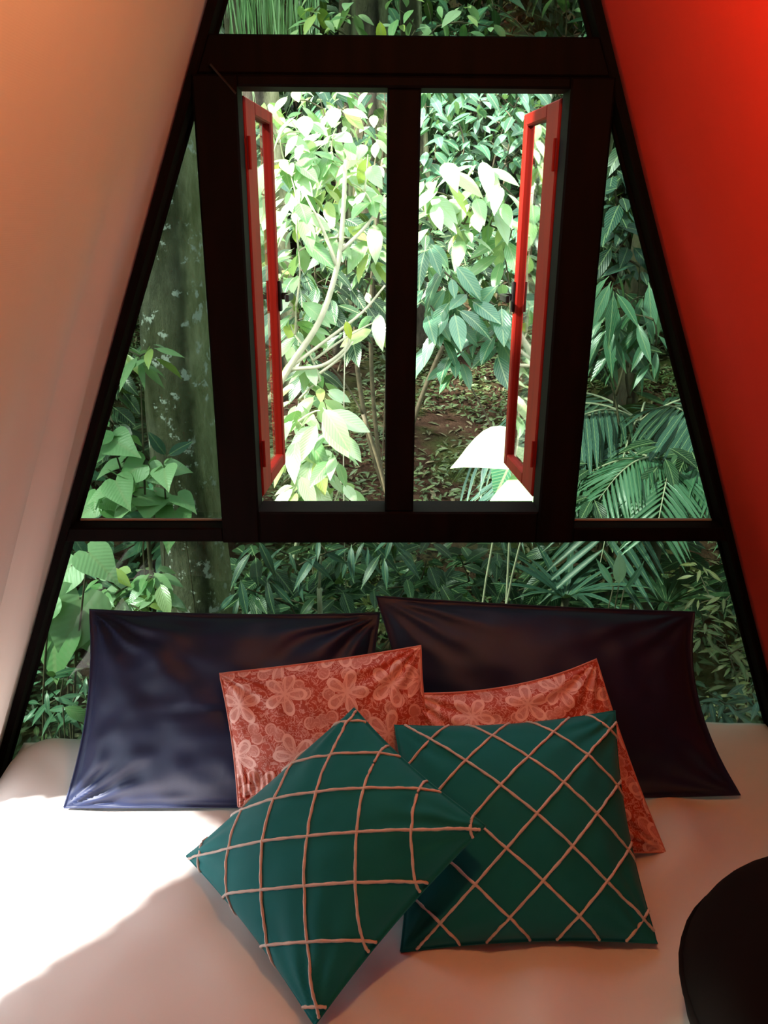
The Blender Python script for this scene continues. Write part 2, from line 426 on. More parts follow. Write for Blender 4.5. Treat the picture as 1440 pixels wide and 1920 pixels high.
pane([(-rake(.26), .26), (rake(.26), .26), (rake(Z_B+.01), Z_B+.01), (-rake(Z_B+.01), Z_B+.01)])
for s in (-1, 1):
    a = [(s*(WJ-.005), Z_R-.01), (s*rake(Z_R-.01), Z_R-.01), (s*(WJ-.005), zat(WJ-.005))]
    pane(a if s > 0 else a[::-1])
pane([(-rake(Z_T-.01), Z_T-.01), (rake(Z_T-.01), Z_T-.01), (rake(2.7), 2.7), (-rake(2.7), 2.7)])

# the casement window
WO = .3063
win = empty('window_1', (0, 0, 0), label='dark window frame with two red casements opened outwards', kind='structure')
Y0 = -.058
for s in (-1, 1):
    a, b = sorted((s*WO, s*WJ))
    part('jamb', box(a, b, Y0, .012, Z_B, Z_O1+.02), M_frame, win)
part('head', box(-WO, WO, Y0, .012, Z_O1, Z_O1+.02), M_frame, win)
part('sill', box(-WO, WO, Y0, .022, Z_B, Z_O2), M_frame, win)
part('mullion', box(-.0305, .0315, Y0+.004, .01, Z_O2, Z_O1), M_frame, win)
M_strip = simple('pale_strip', [(.3, (.3, .3, .3)), (.7, (.4, .4, .4))], 20, .4, 0)  # pale strips paint the sky glint along the rail tops
for s in (-1, 1):
    part('rail_glint', box(*sorted((s*(WJ+.004), s*(rake(Z_R)-.01))), -.006, .002, Z_R, Z_R+.005, .001), M_strip, wf)
# thin rod standing for the slit of light at the left head corner
part('corner_light_slit', tube([(-WO-.045, Y0-.001, Z_O1+.035), (-WO-.002, Y0-.001, Z_O1-.012)], .0022, 6), M_metal, win)
def casement(s, ang):
    w, zb, zt, st, th, sh = .262, Z_O2+.012, Z_O1-.006, .026, .026, .085
    o = empty('casement', (s*(WO-.004), .014, 0)); o.parent = win
    o.rotation_euler = (0, 0, 0)
    # local: sash runs from the hinge outwards; built closed along -s*x then turned about the hinge
    R = Matrix.Rotation(s*-ang if s > 0 else ang, 4, 'Z')
    def sub(name, VF, mat):
        V = [R @ Vector(v) for v in VF[0]]
        return link(name, mesh(name, V, VF[1], mat, False), o)
    def bxs(x0, x1, y0, y1, z0, z1, bev=.003):
        a, b = sorted((-s*x0, -s*x1)); return box(a, b, y0, y1, z0, z1, bev)
    sub('stile', bxs(0, sh, 0, th, zb, zt), M_red)
    sub('stile', bxs(w-st, w, 0, th, zb, zt), M_red)
    sub('rail', bxs(sh, w-st, 0, th, zt-st, zt), M_red)
    sub('rail', bxs(sh, w-st, 0, th, zb, zb+st*1.2), M_red)
    sub('glass_pane', bxs(sh, w-st, th*.4, th*.6, zb+st, zt-st, 0), M_clear)
    zm = .5*(zb+zt)+.012
    hb = join([bxs(w-st*.75, w-st*.25, -.008, 0, zm-.035, zm+.035, .002), bxs(w-st*.62, w-st*.38, -.03, -.008, zm-.008, zm+.008, .002),
               bxs(w-st*.5-.06, w-st*.4, -.036, -.026, zm-.008, zm+.008, .002)])
    sub('lever_handle', hb, M_metal)
    for zh in (zb+.1, zt-.1):
        sub('hinge', tube([(0, -.004, zh-.03), (0, -.004, zh+.03)], .004, 8), M_red)
casement(-1, math.radians(85)); casement(1, math.radians(85))

# ------------------------------------------------------------------ pendant lamp above the bed (out of the frame)
LX, LY, LZ = .10, -.92, 2.10
lamp = empty('unseen_pendant_lamp', (LX, LY, LZ), label='unseen warm pendant lamp hanging from the ridge above the bed', cat='lamp')
part('cord', tube([(0, 0, .1), (0, 0, .82)], .004, 6), M_metal, lamp)
m_, nt_, b_ = new_mat('unseen_lamp_shade'); b_.inputs['Base Color'].default_value = (.75, .5, .3, 1); b_.inputs['Roughness'].default_value = .8; b_.inputs['Transmission Weight'].default_value = .0
part('unseen_lamp_shade', lathe([(.03, .1), (.12, -.02), (.117, -.02), (.028, .096)], 28), m_, lamp, True)
mb_, ntb, bb = new_mat('warm_bulb'); bb.inputs['Emission Color'].default_value = (1, .55, .22, 1); bb.inputs['Emission Strength'].default_value = 6; bb.inputs['Base Color'].default_value = (1, .8, .6, 1)
part('bulb', lathe([(.001, -.02), (.018, -.012), (.026, .01), (.02, .035), (.012, .06)], 18), mb_, lamp, True)
ld = bpy.data.lights.new('bulb_light', 'POINT'); ld.energy = LAMP_POWER; ld.color = (1.0, .46, .18); ld.shadow_soft_size = .03
lo = link('bulb_light', ld, lamp, (0, 0, -.06))

# ------------------------------------------------------------------ bed
bed = empty('bed', (0, -.95, 0), label='wide bed with rumpled white sheet pushed up to the window wall', cat='bed')
BX0, BX1, BY0, BY1, BZ = -.932, .934, -1.92, .0, .44
V, Fs = box(BX0+.02, BX1-.02, BY0+.02, BY1-.03, .13, .40, .03)
link('mattress', mesh('mattress', [Vector(v)-bed.location for v in V], Fs, M_sheet, True), bed)
V, Fs = box(BX0+.05, BX1-.05, BY0+.05, BY1-.05, .012, .13, .006)
link('bed_base', mesh('bed_base', [Vector(v)-bed.location for v in V], Fs, M_frame, False), bed)
def bedz(x, y):
    """rounded mattress top with wrinkles"""
    r = .10
    dxl = max(0, BX0+r-x); dxr = max(0, x-(BX1-.02)); dyb = max(0, y-(BY1-r)) if x < -.55 else max(0, y-(BY1-.02))*.5; dyf = max(0, BY0+r-y)
    d = math.sqrt((dxl+dxr)**2+(dyb+dyf)**2)
    z = BZ - (r-math.sqrt(max(0, r*r-min(d, r*.98)**2)))*.7
    w = .006*noise.noise(Vector((x*3+y*1.5, y*2.2, .3))) + .004*noise.noise(Vector((x*9-y*5, y*4+x*3, 1.7)))
    w += .005*(abs(noise.noise(Vector((x*5+y*6, y*1.3-x, 4.1))))) 
    q = math.exp(-((x-.62)**2+(y+.42)**2)/.06)
    w += q*.012*math.sin(22*(x*.8-y*.5)+3*noise.noise(Vector((x*4, y*4, 0))))
    q = math.exp(-((x-.2)**2/.12+(y+.85)**2/.04))
    w += q*.009*math.sin(26*(x*.9+y*.25)+4*noise.noise(Vector((x*4, y*3, 9))))
    return z+w*1.5
nx, ny = 150, 150
V = []; 
for j in range(ny+1):
    y = BY0+(BY1-BY0)*j/ny
    for i in range(nx+1):
        x = BX0+(BX1-BX0)*i/nx
        V.append(Vector((x, y, bedz(x, y)))-bed.location)
Fs = [(j*(nx+1)+i, j*(nx+1)+i+1, (j+1)*(nx+1)+i+1, (j+1)*(nx+1)+i) for j in range(ny) for i in range(nx)]
# drop the sheet down the sides
ring = [i for i in range(nx+1)] + [j*(nx+1)+nx for j in range(1, ny+1)] + [ny*(nx+1)+i for i in range(nx-1, -1, -1)] + [j*(nx+1) for j in range(ny-1, 0, -1)]
o = len(V); 
for k in ring: V.append(Vector((V[k].x, V[k].y, .2)))
for a in range(len(ring)):
    b = (a+1) % len(ring); Fs.append((ring[b], ring[a], o+a, o+b))
link('bed_sheet', mesh('bed_sheet', V, Fs, M_sheet), bed)

# ------------------------------------------------------------------ pillows and cushions
class Pil:
    def __init__(s, TL, TR, BR, BL, T, pinch=(.06, .06, .06, .06), flange=0, wr=.004, seed=0, power=.42, skew=0):
        s.c = [Vector(p) for p in (TL, TR, BR, BL)]; s.T = T; s.pinch = pinch; s.fl = flange; s.wr = wr; s.seed = seed; s.pw = power; s.back = .3
        s.n = ((s.c[1]-s.c[0]).cross(s.c[0]-s.c[3])+(s.c[2]-s.c[3]).cross(s.c[1]-s.c[2])).normalized()
        if s.n.y > 0: s.n = -s.n
        s.w = ((s.c[1]-s.c[0]).length+(s.c[2]-s.c[3]).length)/2; s.h = ((s.c[0]-s.c[3]).length+(s.c[1]-s.c[2]).length)/2
    def pt(s, u, v, side):
        pt, pr, pb, pl = s.pinch
        uu = u - (pr*(1-v*v)*max(0, u)**1.5) + pl*(1-v*v)*max(0, -u)**1.5
        vv = v - (pt*(1-u*u)*max(0, v)**1.5) + pb*(1-u*u)*max(0, -v)**1.5
        a, b = (uu+1)/2, (vv+1)/2
        TL, TR, BR, BL = s.c
        p = BL*(1-a)*(1-b)+BR*a*(1-b)+TR*a*b+TL*(1-a)*b
        k = 1-s.fl
        e = max(0, 1-min(1, abs(u)/k)**2)*max(0, 1-min(1, abs(v)/k)**2)
        h = s.T*(e**s.pw)
        rr = math.hypot(u, v)
        cr = (abs(u)*abs(v))
        th = math.atan2(abs(v)-1.02, abs(u)-1.02)
        q = s.seed*7.1
        w = s.wr*(1.2*noise.noise(Vector((u*2.2*s.w/s.h+q, v*2.2, q))) + .6*noise.noise(Vector((u*6+q, v*5, q+3))))
        w += s.wr*1.4*cr*math.sin(th*16+q+2*noise.noise(Vector((u*3, v*3, q))))
        edge = min(1, 6*min(1-abs(u), 1-abs(v))) if max(abs(u), abs(v)) < 1 else 0
        if s.seed == 1: w -= .009*math.exp(-((v+.06-.03*u)/.035)**2)*math.exp(-((u-.02)/.45)**4)
        w *= max(0, edge)
        off = s.n*(h*(1 if side > 0 else s.back)+w+.0015)*side
        return p+off
    def mesh(s, name, mat, N=56, extra=None):
        V, uv, Fs = [], [], []
        for side in (1, -1):
            o = len(V)
            for j in range(N+1):
                for i in range(N+1):
                    u, v = -1+2*i/N, -1+2*j/N
                    # finer near the border
                    u = math.sin(u*PI/2)*.55+u*.45; v = math.sin(v*PI/2)*.55+v*.45
                    p = s.pt(u, v, side)
                    if extra: p = extra(p, u, v, side)
                    V.append(p); uv.append(((u+1)/2*s.w*2.2, (v+1)/2*s.h*2.2))
            for j in range(N):
                for i in range(N):
                    q = (o+j*(N+1)+i, o+j*(N+1)+i+1, o+(j+1)*(N+1)+i+1, o+(j+1)*(N+1)+i)
                    Fs.append(q if side > 0 else q[::-1])
        n2 = (N+1)**2
        bd = [(i) for i in range(N+1)] + [j*(N+1)+N for j in range(1, N+1)] + [N*(N+1)+i for i in range(N-1, -1, -1)] + [j*(N+1) for j in range(N-1, 0, -1)]
        for a in range(len(bd)):
            b = (a+1) % len(bd); Fs.append((bd[a], bd[b], n2+bd[b], n2+bd[a]))
        return V, Fs, uv
    def border(s, k=1.0, n=24):
        seq = []
        for a in range(n): seq.append((-1+2*a/n, -1))
        for a in range(n): seq.append((1, -1+2*a/n))
        for a in range(n): seq.append((1-2*a/n, 1))
        for a in range(n): seq.append((-1, 1-2*a/n))
        seq.append(seq[0]); return [(s.pt(u*k, v*k, 1)+s.pt(u*k, v*k, -1))/2 for u, v in seq]

def make_pillow(name, label, cat, group, P, mat, base, seam_mat=None, extra=None, cover='cover', N=56):
    root = empty(name, base, label=label, cat=cat, group=group)
    V, Fs, uv = P.mesh(cover, mat, N, extra)
    b = Vector(base)
    link(cover, mesh(cover, [Vector(v)-b for v in V], Fs, mat, True, uv), root)
    if seam_mat:
        link('seam_piping', mesh('seam_piping', *[([Vector(v)-b for v in VF[0]], VF[1]) for VF in [tube(P.border(), .0022, 6)]][0], seam_mat), root)
    return root

def base_of(P, z=.44):
    m = (P.c[2]+P.c[3])/2; return (m.x, m.y, z)
GN = 'navy pillows leaning on the window'
P1 = Pil(at(168, 1143, -.075), at(712, 1150, -.075), at(690, 1512, z=.455), at(120, 1514, z=.449), .066, (.035, .03, .0, .07), .05, .011, 1, .5)
make_pillow('bed_pillow', 'large navy satin pillow leaning on the glass, left, catching bluish light', 'pillow', GN, P1, M_navy, base_of(P1), M_navy)
P2 = Pil(at(705, 1118, -.085), at(1303, 1148, -.085), at(1388, 1490, z=.449), at(800, 1505, z=.455), .066, (.02, .12, .0, .03), .05, .006, 2, .5)
make_pillow('bed_pillow', 'large black-looking navy pillow leaning on the glass, right, in shadow', 'pillow', GN, P2, M_navy, base_of(P2), M_navy)
GF = 'red floral cushions in front of the navy pillows'
P3 = Pil(at(412, 1263, -.235), at(789, 1211, -.225), at(830, 1500, -.385), at(447, 1512, -.365), .05, (.03, .05, .02, .03), .02, .006, 3, .5)
def pleat(p, u, v, side):
    if v < -.45:
        k = min(1, (-.45-v)/.1)
        p = p + P3.n*side*.0035*k*math.sin(u*95)
    return p
make_pillow('floral_cushion', 'red cushion with pale floral print and pleated lower hem, before the left navy pillow', 'cushion', GF, P3, M_floral, base_of(P3), M_floral, pleat, N=110)
P4 = Pil(at(758, 1300, -.26), at(1118, 1236, -.235), at(1248, 1598, z=.452), at(830, 1610, -.44), .05, (.13, .03, .02, .03), .03, .007, 4, .5)
make_pillow('floral_cushion', 'red floral cushion with a sagging top edge, half hidden behind the teal cushion', 'cushion', GF, P4, M_floral, base_of(P4), M_floral, N=90)
GT = 'teal cushions with a stitched lattice'
P5 = Pil(at(740, 1360, -.345), at(1153, 1333, -.335), at(1232, 1768, z=.452), at(752, 1784, z=.452), .088, (.07, .075, .05, .08), 0, .004, 5, .55)
P6 = Pil(at(664, 1328, -.40), at(910, 1548, -.64), at(590, 1922, z=.465), at(350, 1605, z=.462), .088, (.05, .05, .05, .05), 0, .004, 6, .55)
def lattice(root, P, spacing, off_a, off_b, base):
    b = Vector(base)
    for fam in (0, 1):
        off = (off_a, off_b)[fam]
        for k in range(-8, 9):
            c = k*spacing+off
            # line u+v=c or u-v=c, clipped to the cushion face
            e = .999; t1 = 2*e-abs(c)
            if t1 < .12: continue
            n = max(8, int(t1*26)); pts = []
            for i in range(n+1):
                t = -t1*math.cos(PI*i/n)
                pts.append(((c+t)/2, (c-t)/2) if fam == 0 else ((c+t)/2, (t-c)/2))
            if len(pts) < 4: continue
            W_ = []
            for i, (u, v) in enumerate(pts):
                p = P.pt(u, v, 1)
                W_.append(p + P.n*.0012 + Vector((noise.noise(p*60)*.0016, 0, noise.noise(p*60+Vector((9, 0, 0)))*.0016)))
            W_ = spline(W_, 2)
            rad = [.0026+.0004*math.sin(i*1.7) for i in range(len(W_))]
            V, Fs = tube(W_, rad, 6)
            link('stitched_line', mesh('stitched_line', [v-b for v in V], Fs, M_thread), root)
r5 = make_pillow('teal_cushion', 'teal square cushion with diagonal pale stitched lattice, propped on the red cushion', 'cushion', GT, P5, M_teal, base_of(P5), M_teal)
lattice(r5, P5, .545, .09, .12, base_of(P5))
r6 = make_pillow('teal_cushion', 'teal lattice cushion turned on its corner like a diamond, nearest at front', 'cushion', GT, P6, M_teal, base_of(P6), M_teal)
lattice(r6, P6, .60, .06, .05, base_of(P6))

# dark rounded cushion at the lower right of the bed
pc = Vector((.668, -.875, .447))
pouf = empty('round_cushion', pc, label='dark rounded velvet cushion at the near right corner of the bed', cat='cushion')
prof = [(.001, 0), (.15, .0), (.21, .015), (.25, .05), (.264, .10), (.254, .15), (.225, .195), (.17, .228), (.10, .245), (.04, .243), (.001, .235)]
part('cover', lathe([tuple(p) for p in [(q.x, q.z) for q in spline([(r, 0, z) for r, z in prof], 3)]], 48), M_dark, pouf, True)
part('piping', tube([(.265*math.cos(t*PI/24), .265*math.sin(t*PI/24), .11) for t in range(49)], .005, 6), M_dark, pouf, True)
part('button', lathe([(.001, .252), (.012, .249), (.018, .243), (.016, .238)], 16), M_dark, pouf, True)

# ------------------------------------------------------------------ leaves
def leaf_mesh(name, mat, shape, cols=2, fold=.18, droop=.25, wave=0.0):
    """shape: list of (y, half width) from base to tip; length 1"""
    V, uv, Fs = [], [], []; n = 2*cols+1; wmax = max(w for _, w in shape)
    for y, w in shape:
        for k in range(-cols, cols+1):
            x = w*k/cols
            z = fold*abs(x) - droop*y*y + wave*math.sin(y*22)*abs(k)/cols
            yy = y
            V.append((x, yy, z)); uv.append((.5+x/wmax*.5, y))
    for j in range(len(shape)-1):
        for i in range(n-1):
            Fs.append((j*n+i, j*n+i+1, (j+1)*n+i+1, (j+1)*n+i))
    return mesh(name, V, Fs, mat, True, uv)
OV = [(0, .005), (.07, .01), (.14, .085), (.28, .165), (.45, .205), (.62, .19), (.78, .135), (.91, .06), (1, .003)]
NAR = [(0, .004), (.1, .02), (.2, .07), (.4, .11), (.6, .105), (.8, .06), (.93, .02), (1, .002)]
BLD = [(0, .02), (.2, .05), (.45, .06), (.7, .045), (.9, .018), (1, .002)]
LFT = [(0, .01), (.2, .035), (.5, .042), (.8, .022), (1, .002)]
def heart_mesh(name, mat, fold=.12, droop=.25):
    V, uv, Fs = [], [], []
    rows = [(-.16, .05, .24), (-.10, .02, .36), (0, 0, .43), (.14, 0, .45), (.30, 0, .41), (.48, 0, .32), (.66, 0, .21), (.84, 0, .09), (1, 0, .004)]
    n = 7
    for y, inn, w in rows:
        for k in range(-3, 4):
            f = abs(k)/3
            x = (w*f if y >= 0 else (inn+(w-inn)*f))*(1 if k >= 0 else -1) if k else 0
            yy = y if (k or y >= 0) else 0.02*0
            z = fold*abs(x) - droop*max(0, yy)**2 - .12*x*x*2
            V.append((x, yy, z)); uv.append((.5+x*1.1, max(0, yy)))
    for j in range(len(rows)-1):
        for i in range(n-1):
            Fs.append((j*n+i, j*n+i+1, (j+1)*n+i+1, (j+1)*n+i))
    return mesh(name, V, Fs, mat, True, uv)
OVAL = {m.name: [leaf_mesh('leaf', m, OV, 2, f, d) for f, d in ((.15, .15), (.25, .3), (.1, .45))] for m in (L_bright, L_mid, L_dark, L_teal, L_lime)}
NARR = {m.name: [leaf_mesh('leaf', m, NAR, 2, f, d) for f, d in ((.2, .2), (.15, .4))] for m in (L_bright, L_mid, L_dark, L_teal, L_olive)}
HEART = {m.name: [heart_mesh('leaf', m, f, d) for f, d in ((.12, .2), (.2, .35))] for m in (L_heart, L_bright, L_mid, L_dark)}
VINE = [leaf_mesh('blade', L_heart, [(0, .004), (.3, .012), (.7, .01), (1, .001)], 1, .4, d) for d in (.05, .2)]
BLADE = {m.name: [leaf_mesh('blade', m, BLD, 1, .4, d) for d in (.15, .5)] for m in (L_mid, L_dark, L_teal, L_heart)}
LEAFLET = {m.name: [leaf_mesh('leaflet', m, LFT, 1, .5, d) for d in (.12, .3)] for m in (L_teal, L_mid, L_dark)}

def orient(p, d, n, s):
    d = d.normalized(); x = d.cross(n)
    if x.length < 1e-3: x = d.cross(Vector((1, 0, .1)))
    x.normalize(); z = x.cross(d)
    return Matrix(((x.x*s, d.x*s, z.x*s, p.x), (x.y*s, d.y*s, z.y*s, p.y), (x.z*s, d.z*s, z.z*s, p.z), (0, 0, 0, 1)))
def put_leaf(root, me, p, d, n, s, name='leaf'):
    o = bpy.data.objects.new(name, me); C.objects.link(o); o.parent = root
    o.matrix_basis = orient(Vector(p)-root.location, d, n, s)
    return o
def rv(a=1): return Vector((random.uniform(-a, a), random.uniform(-a, a), random.uniform(-a, a)))
def wig(a, b, n=5, k=.06, sag=0.0):
    """a slightly crooked path from a to b"""
    a, b = Vector(a), Vector(b); L = (b-a).length; out = []
    o1 = rv(k*L)
    for i in range(n+1):
        t = i/n; out.append(a.lerp(b, t)+o1*math.sin(PI*t)+Vector((0, 0, sag*L*math.sin(PI*t))))
    return out
def rosette(root, lib, p, n, size, droop=.5, up=Vector((0, 0, 1)), spread=.09, face=None):
    """n leaves fanning out from around p"""
    a0 = random.uniform(0, 6.28)
    for k in range(n):
        a = a0+k*2.4+random.uniform(-.3, .3)
        d = Vector((math.cos(a), math.sin(a), -droop+random.uniform(-.35, .45)))
        if face is not None: d += face*.4
        nrm = up+rv(.35)+Vector((-.25, -.55, 0))
        q = p+Vector((math.cos(a)*.3, math.sin(a)*.3, random.uniform(-1, 1)))*spread
        put_leaf(root, random.choice(lib), q, d, nrm, size*random.uniform(.6, 1.35))

def shrub(name, label, cat, group, clusters, lib, size, root_xy=None, stem=M_stem, per=7, droop=.5, spread=.08, r0=.012, branches=(), arch=.08, stems=True):
    pts = [Vector(c) for c in clusters]
    cx = sum(p.x for p in pts)/len(pts); cy = sum(p.y for p in pts)/len(pts)
    if root_xy is None: root_xy = (cx, cy+.15)
    base = Vector((root_xy[0], root_xy[1], gz(*root_xy)-.02))
    root = empty(name, base, label=label, cat=cat, group=group)
    zt = max(p.z for p in pts)
    trunk_top = Vector((cx*.6+base.x*.4, cy, base.z+(min(p.z for p in pts)-base.z)*.75))
    tl = wig(base, trunk_top, 5, .05)
    if stems:
        V, Fs = tube(spline(tl, 3), r0*1.5, 7); link('stem', mesh('stem', [v-base for v in V], Fs, stem), root)
        nodes = [tl[3], tl[4], tl[5]]
        for p in sorted(pts, key=lambda q: (q-tl[5]).length):
            q0 = min(nodes, key=lambda q: (q-p).length+(.3 if q.z > p.z else 0))
            w = wig(q0, p, 4, .07, arch)
            nodes += [p, w[2]]
            W_ = spline(w, 3); n = len(W_); ra = r0*max(.35, min(1, .9-.25*(q0-tl[5]).length))
            V, Fs = tube(W_, [ra*(1-.55*i/(n-1)) for i in range(n)], 5)
            link('branch', mesh('branch', [v-base for v in V], Fs, stem), root)
    for br, rad in branches:
        W_ = spline(br, 5); n = len(W_)
        V, Fs = tube(W_, [rad*(1-.5*i/(n-1)) for i in range(n)], 7)
        link('branch', mesh('branch', [v-base for v in V], Fs, stem), root)
    for p in pts:
        rosette(root, lib, p, per if isinstance(per, int) else random.randint(*per), size, droop, spread=spread)
    return root

def px(Y, *pp): return [at(a, b, Y+random.uniform(-.12, .12)) for a, b in pp]
GS = 'leafy shrubs beyond the open window'
# bright shrub with pale branches, left half of the open window
Yb = 2.1; Yt = 1.92
cl = px(Yb, (545, 330), (570, 250), (630, 240), (690, 290), (600, 310), (660, 345), (560, 400), (610, 395), (700, 390), (640, 425),
        (560, 470), (555, 575), (700, 460), (712, 600), (570, 650), (600, 715), (560, 750), (650, 310), (545, 610), (525, 260), (620, 280))
B = lambda *pp: [at(a, b, Yt) for a, b in pp]
shrub('leafy_shrub', 'sunlit shrub with pale bare branches beside the left red casement', 'shrub', GS, cl, OVAL['glossy_leaf'], .135,
      (at(520, 900, Yb).x, Yb+.1), M_twig, (8, 11), .55, .10, .009,
      [(B((500, 760), (545, 685), (600, 600), (632, 500), (642, 420), (648, 300)), .017), (B((632, 500), (605, 430), (570, 360)), .010),
       (B((545, 688), (620, 632), (680, 585), (722, 535)), .009), (B((540, 692), (605, 685), (650, 650), (654, 620)), .010),
       (B((640, 470), (690, 420), (722, 365)), .009), (B((600, 700), (640, 668), (662, 640)), .008)])
# low cluster at the lower left of the opening
cl = px(1.15, (560, 790), (600, 770), (545, 850), (590, 850), (630, 835), (560, 905), (610, 890), (640, 905))
shrub('leafy_shrub', 'pale leaf cluster reaching up to the sill beside the left casement', 'shrub', GS, cl, OVAL['glossy_leaf'], .135, None, M_twig, (7, 9), .7, .06, .007)
# hanging shrub, right half
cl = px(2.5, (800, 480), (845, 520), (880, 560), (800, 565), (850, 590), (905, 600), (930, 640), (940, 560), (820, 640), (850, 670), (860, 690), (945, 620))
shrub('leafy_shrub', 'shrub with drooping oval leaves hanging in the right half of the opening', 'shrub', GS, cl, OVAL['green_leaf'], .19, (at(1060, 620, 2.8).x, 2.9), M_stem, (6, 8), .75, .07, .008)
cl = px(3.0, (800, 360), (850, 375), (890, 380), (920, 400), (870, 420), (830, 330), (940, 360), (810, 410), (960, 430), (900, 330), (945, 470))
shrub('leafy_shrub', 'shrub with bright whitish drooping leaves above the hanging ones', 'shrub', GS, cl, OVAL['glossy_leaf'], .19, (at(1085, 500, 3.2).x, 3.3), M_stem, (6, 8), .65, .08, .009)
cl = px(4.2, (800, 200), (850, 215), (900, 190), (945, 205), (965, 240), (820, 260), (870, 270), (920, 265), (960, 300), (840, 310), (890, 300), (800, 300), (1000, 260), (1010, 340), (1000, 420), (990, 520))
shrub('leafy_shrub', 'tall small-leaved shrub filling the top of the right opening', 'shrub', GS, cl, OVAL['green_leaf'], .125, (at(745, 700, 4.2).x, 4.3), M_stem, (14, 18), .4, .17, .012)
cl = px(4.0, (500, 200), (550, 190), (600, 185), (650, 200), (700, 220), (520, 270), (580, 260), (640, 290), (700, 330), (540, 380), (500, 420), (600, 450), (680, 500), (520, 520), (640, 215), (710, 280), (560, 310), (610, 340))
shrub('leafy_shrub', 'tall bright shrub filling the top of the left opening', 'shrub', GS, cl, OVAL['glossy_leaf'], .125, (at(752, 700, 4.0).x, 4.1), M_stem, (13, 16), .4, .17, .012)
cl = px(5.2, (560, 440), (620, 520), (700, 440), (800, 450), (860, 470), (920, 500), (960, 560), (700, 540), (560, 560), (830, 400), (760, 480), (660, 430), (900, 440), (760, 400), (760, 540))
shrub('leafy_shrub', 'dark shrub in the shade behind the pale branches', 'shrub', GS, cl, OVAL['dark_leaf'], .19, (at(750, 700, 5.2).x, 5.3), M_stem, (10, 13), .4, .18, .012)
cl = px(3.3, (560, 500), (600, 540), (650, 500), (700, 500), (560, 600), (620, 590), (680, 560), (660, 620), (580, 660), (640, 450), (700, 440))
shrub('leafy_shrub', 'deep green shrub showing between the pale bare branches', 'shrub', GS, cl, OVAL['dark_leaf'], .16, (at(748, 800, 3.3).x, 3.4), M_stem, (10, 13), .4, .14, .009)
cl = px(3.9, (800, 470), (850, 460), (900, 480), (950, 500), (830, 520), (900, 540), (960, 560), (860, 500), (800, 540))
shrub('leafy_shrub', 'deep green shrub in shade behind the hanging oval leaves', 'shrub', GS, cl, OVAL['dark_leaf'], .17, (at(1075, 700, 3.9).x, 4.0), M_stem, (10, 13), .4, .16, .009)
# big pale leaves by the right casement
root = empty('broad_leaf_plant', (at(960, 930, .75).x, .78, gz(.4, .78)), label='plant with two huge pale leaves beside the right casement', cat='plant')
def single(root, lib, p, d, n, s, stemmat=M_twig, r=.005):
    put_leaf(root, random.choice(lib), Vector(p), Vector(d), Vector(n), s)
    a = root.location.copy(); a.x += random.uniform(-.02, .02)
    W_ = spline(wig(a, p, 4, .05, .06), 3)
    V, Fs = tube(W_, [r*(1-.4*i/(len(W_)-1)) for i in range(len(W_))], 6)
    link('leaf_stalk', mesh('leaf_stalk', [v-root.location for v in V], Fs, stemmat), root)
single(root, HEART['glossy_leaf'], at(962, 835, .7), (-.9, -.35, -.1), (-.25, -.6, .8), .21)
single(root, HEART['heart_leaf'], at(1005, 920, .6), (-.95, -.25, -.1), (.1, -.6, .9), .17)
single(root, HEART['green_leaf'], at(955, 872, .8), (-.3, -.3, -.6), (.1, -.6, .5), .12)
# ------------------------------------------------------------------ left side of the gable
def trunk(name, label, path, radii, mat, seg=20, cat='tree', group=None, rough=.05):
    W_ = spline(path, 8); n = len(W_); m = len(path)-1
    rad = []
    for i in range(n):
        t = i/8; k = min(int(t), m-1); f = t-k; rad.append(radii[k]*(1-f)+radii[k+1]*f)
    V, Fs = tube(W_, rad, seg)
    c = {}
    V2 = []
    for i, v in enumerate(V):
        ctr = W_[i//seg]; V2.append(ctr+(v-ctr)*(1+rough*noise.noise(Vector((v.x*6, v.y*6, v.z*1.6)))+rough*.5*noise.noise(v*11)))
    base = W_[0]
    root = empty(name, base, label=label, cat=cat, group=group)
    link('trunk', mesh('trunk', [v-base for v in V2], Fs, mat), root)
    return root
TY = 1.55
p1 = at(388, 1180, TY); g0 = Vector((p1.x+.12, TY+.02, gz(p1.x+.12, TY)-.05))
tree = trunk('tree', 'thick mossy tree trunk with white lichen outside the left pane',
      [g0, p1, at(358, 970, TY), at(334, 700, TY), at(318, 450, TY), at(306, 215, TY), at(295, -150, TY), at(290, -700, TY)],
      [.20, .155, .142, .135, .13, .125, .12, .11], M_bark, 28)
# lichen crusts on the trunk, thin raised scabs
GL = 'plants outside the left panes'
cl = px(1.0, (232, 650), (262, 668), (285, 660))
shrub('leafy_sprig', 'bright leafy sprig against the mossy trunk, upper in the left pane', 'plant', GL, cl, NARR['glossy_leaf'], .13, (at(215, 700, 1.0).x, 1.05), M_stem, 6, .5, .03, .005)
cl = px(1.05, (205, 815), (235, 865), (275, 870), (310, 900), (215, 905), (250, 930), (330, 945), (185, 925), (290, 945))
shrub('climbing_plant', 'plant with pale heart-shaped leaves at the foot of the left pane', 'plant', GL, cl, HEART['heart_leaf'], .115, None, M_stem, (3, 4), .5, .05, .005)
root = empty('leafy_sprig', (at(310, 860, 1.2).x, 1.2, gz(-.9, 1.2)), label='sprig with two bluish round leaves before the trunk', cat='plant', group=GL)
single(root, OVAL['bluish_leaf'], at(312, 855, 1.2), (-.5, -.2, .9), (0, -.9, .4), .11, M_stem, .003)
single(root, OVAL['bluish_leaf'], at(314, 855, 1.2), (.8, -.2, .6), (0, -.9, .4), .10, M_stem, .003)
root = empty('elephant_ear', (at(110, 1400, .55).x, .6, gz(-1.1, .6)), label='plant with huge ribbed light green leaves by the lower left pane', cat='plant', group=GL)
